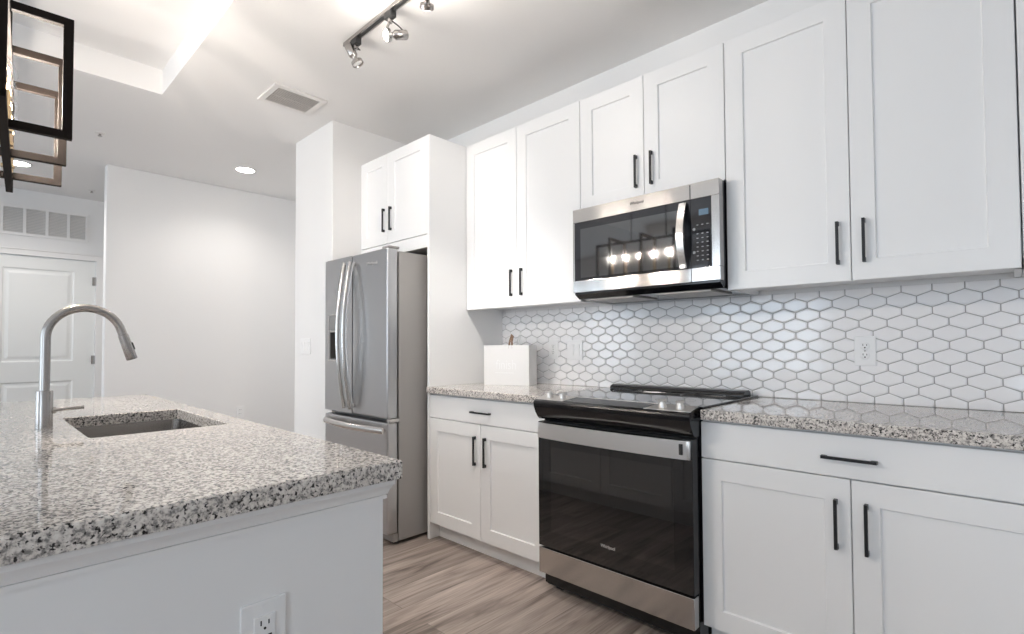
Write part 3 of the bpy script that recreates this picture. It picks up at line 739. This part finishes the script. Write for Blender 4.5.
MB().box(fx0+.01, fx0+.08, -.875, -.80, 1.7355, 1.741, .002).build('hinge_cover', SIDEG, fr)
MB().box(fx1-.035, fx1-.001, -.868, -.80, .715, .735, .002).build('middle_hinge', STEELP, fr)
lettering('logo_lettering', 'Whirlpool', .030, LOGOL, rdo, (-1.535, fy-.0008, 1.66), RY, width=.125)

# ------------------------------------------------------------------ island
ix0, ix1, iy0, iy1 = -2.03, .307, -2.97, -1.917
isl = thing('kitchen_island', 'white kitchen island under the speckled granite top', 'island', (-.86, -2.44, 0))
bx0, bx1, by0, by1 = -2.00, .277, -2.66, -1.949
mb = MB()
mb.box(.16, bx1, by0, by1, 0, .875); mb.box(bx0, .16, by0, by0+.12, 0, .875); mb.box(bx0, bx0+.02, by0+.12, by1-.021, 0, .875)
mb.box(bx0+.02, .16, by0+.12, by1-.021, .10, .62); mb.box(bx0, .16, by1-.09, by1-.075, 0, .10)
mb.box(bx0+.02, -1.22, by0+.12, by1-.021, .62, .875); mb.box(-.46, .16, by0+.12, by1-.021, .62, .875); mb.box(-1.22, -.46, by1-.0265, by1-.021, .62, .875)
mb.build('body', WALL, isl)
cr = [(0, .834), (.006, .834), (.006, .8412), (.0028, .8416), (.0028, .8430), (.0072, .8436), (.0075, .8455), (.0085, .8475), (.0105, .8535), (.0150, .8605), (.0180, .8640), (.0182, .8752), (0, .8752)]
MB().sweep([(-.02, by1), (bx1, by1), (bx1, by0), (-1.9, by0)][::-1], cr).build('crown_moulding', TRIM, isl)
xd = [-1.98, -1.435, -.89, -.345, .155]
for i in range(4):
    d = shaker(MB(), xd[i]+G, xd[i+1]-G, .105, .865, by1-.0005, sgn=1).build('door', CAB, isl)
    pull(d, (xd[i+1]-.045 if i % 2 == 0 else xd[i]+.045), .74, by1-.0005, sgn=1)
# granite top with the sink cut-out
sx0, sx1, sy0, sy1 = -1.140, -.545, -2.334, -1.986
mb = MB(); z0, z1 = ZS0+.0005, ZS1
def rr(x0, x1, y0, y1, r, n=4):
    out = []
    for cx, cy, a in ((x1-r, y1-r, 0), (x0+r, y1-r, 90), (x0+r, y0+r, 180), (x1-r, y0+r, 270)):
        for k in range(n+1): q = math.radians(a+90*k/n); out.append((cx+r*math.cos(q), cy+r*math.sin(q)))
    return out
nn = 6
O1 = rr(ix0, ix1, iy0, iy1, .007, nn); O2 = rr(ix0+.004, ix1-.004, iy0+.004, iy1-.004, .004, nn)
I1 = rr(sx0, sx1, sy0, sy1, .018, nn); I2 = rr(sx0-.003, sx1+.003, sy0-.003, sy1+.003, .02, nn)
V = lambda L, z: [mb.bm.verts.new((x, y, z)) for x, y in L]
loops = [V(I1, z0), V(O1, z0), V(O1, z1-.004), V(O2, z1), V(I2, z1), V(I1, z1-.003)]
loops.append(loops[0])
for A, C in zip(loops, loops[1:]):
    for k in range(len(A)): mb.bm.faces.new((A[k], A[(k+1) % len(A)], C[(k+1) % len(A)], C[k]))
tag(mb.build('island_countertop', GRAN), 'large speckled granite island top with sink cut-out in the foreground', 'countertop')

sk = thing('kitchen_sink', 'stainless undermount sink set in the island top', 'sink', (-.842, -2.16, .66))
mb = MB(); r_ = .018
L0 = rr(sx0-.008, sx1+.008, sy0-.008, sy1+.008, .026, nn); L1 = rr(sx0-.004, sx1+.004, sy0-.004, sy1+.004, .022, nn); L2 = rr(sx0+.008, sx1-.008, sy0+.008, sy1-.008, .03, nn)
L3 = rr(sx0+.03, sx1-.03, sy0+.03, sy1-.03, .03, nn)
LP = [V(L0, ZS0-.001), V(L1, ZS0-.001), V(L2, .69), V(L3, .672)]
for A, C in zip(LP, LP[1:]):
    for k in range(len(A)): mb.bm.faces.new((A[k], A[(k+1) % len(A)], C[(k+1) % len(A)], C[k]))
mb.bm.faces.new(LP[-1])
bo = mb.build('basin', NICKEL, sk)
md = bo.modifiers.new('thickness', 'SOLIDIFY'); md.thickness = .002; md.offset = -1
MB().lathe((-.842, -2.16, .672), (0, 0, 1), [(0, .045), (.002, .045), (.003, .038), (.001, .03), (.001, 0)], n=28).build('drain', STEELP, sk, smooth=True)

fx, fyy = -.853, -2.404
fa = thing('kitchen_faucet', 'brushed nickel gooseneck faucet beside the sink on the island', 'faucet', (fx, fyy, ZS1))
MB().lathe((fx, fyy, ZS1), (0, 0, 1), [(0, .0215), (.002, .0215), (.003, .0205), (.112, .0205), (.1145, .0195), (.1145, .0)], n=28).build('base_collar', NICKEL, fa, smooth=True)
top_z = 1.188; rad = .094
pts = [(fx, fyy, ZS1+.11+k*(top_z-ZS1-.11)/5) for k in range(6)]
for k in range(1, 22):
    q = math.pi-k*math.radians(166)/21; pts.append((fx, fyy+rad+rad*math.cos(q), top_z+rad*math.sin(q)))
p = Vector(pts[-1]); pts.append(tuple(p+(p-Vector(pts[-2])).normalized()*.012))
MB().tube(pts, .0125, n=20).build('neck', NICKEL, fa, smooth=True)
p = Vector(pts[-1]); dd = (p-Vector(pts[-2])).normalized()
sp = MB().lathe(p, dd, [(0, .0125), (.001, .0142), (.03, .0148), (.082, .0158), (.085, .0145), (.083, .012), (.083, 0)], n=24).build('spray_head', NICKEL, fa, smooth=True)
cbtn = p+dd*.045+Vector((0, .0135, .006)); MB().tube([cbtn-dd*.012, cbtn+dd*.012], .004, n=10).build('spray_button', BLACKP, sp)
MB().tube([(fx, fyy+.012, .968), (fx, fyy+.05, .970), (fx, fyy+.093, .972)], .0052, n=12).cyl((fx, fyy+.016, .968), (fx, fyy+.026, .968), .010, n=14).build('lever', NICKEL, fa, smooth=True)

# island outlet with usb (faces +X)
t = thing('wall_outlet', 'white outlet on the island end panel, bottom of the picture', 'outlet', (bx1, -2.193, .645))
y0, y1 = -2.233, -2.155
B(bx1, bx1+.006, y0, y1, .585, .707, bevel=.002).build('cover_plate', PLATE, t)
fc = B(bx1+.006, bx1+.009, -2.212, -2.175, .612, .682, bevel=.001).build('receptacle', PLATE, t)
mb = MB(); xx0, xx1 = bx1+.0085, bx1+.0096; yc = -2.1935
for zc in (.668, .622):
    mb.box(xx0, xx1, yc-.0078, yc-.0056, zc-.002, zc+.0065); mb.box(xx0, xx1, yc+.0056, yc+.0078, zc-.002, zc+.0055); mb.cyl((xx0, yc, zc-.008), (xx1, yc, zc-.008), .0024, n=10)
for yy in (-.0085, .0085): mb.box(xx0, xx1, yc+yy-.0032, yc+yy+.0032, .637, .648)
mb.build('slots', SLOT, fc)
MB().cyl((bx1+.005, yc, .697), (bx1+.0072, yc, .697), .003, n=12).build('screw', PLATE, t)

# repeats share a group
for key, grp in (('upper_cabinet', 'white upper cabinets along the kitchen wall'), ('base_cabinet', 'white base cabinets along the kitchen wall'),
                 ('wall_outlet', 'white wall outlets'), ('rocker_switch_plate', 'white rocker switch plates'),
                 ('recessed_downlight', 'recessed ceiling downlights'), ('ceiling_sprinkler', 'ceiling sprinkler caps')):
    for o in S.objects:
        if o.parent is None and o.name.split('.')[0] == key and 'label' in o: o['group'] = grp
for o in S.objects:
    if o.parent is None and o.name.split('.')[0] == 'countertop': o['group'] = 'granite countertops along the kitchen wall'
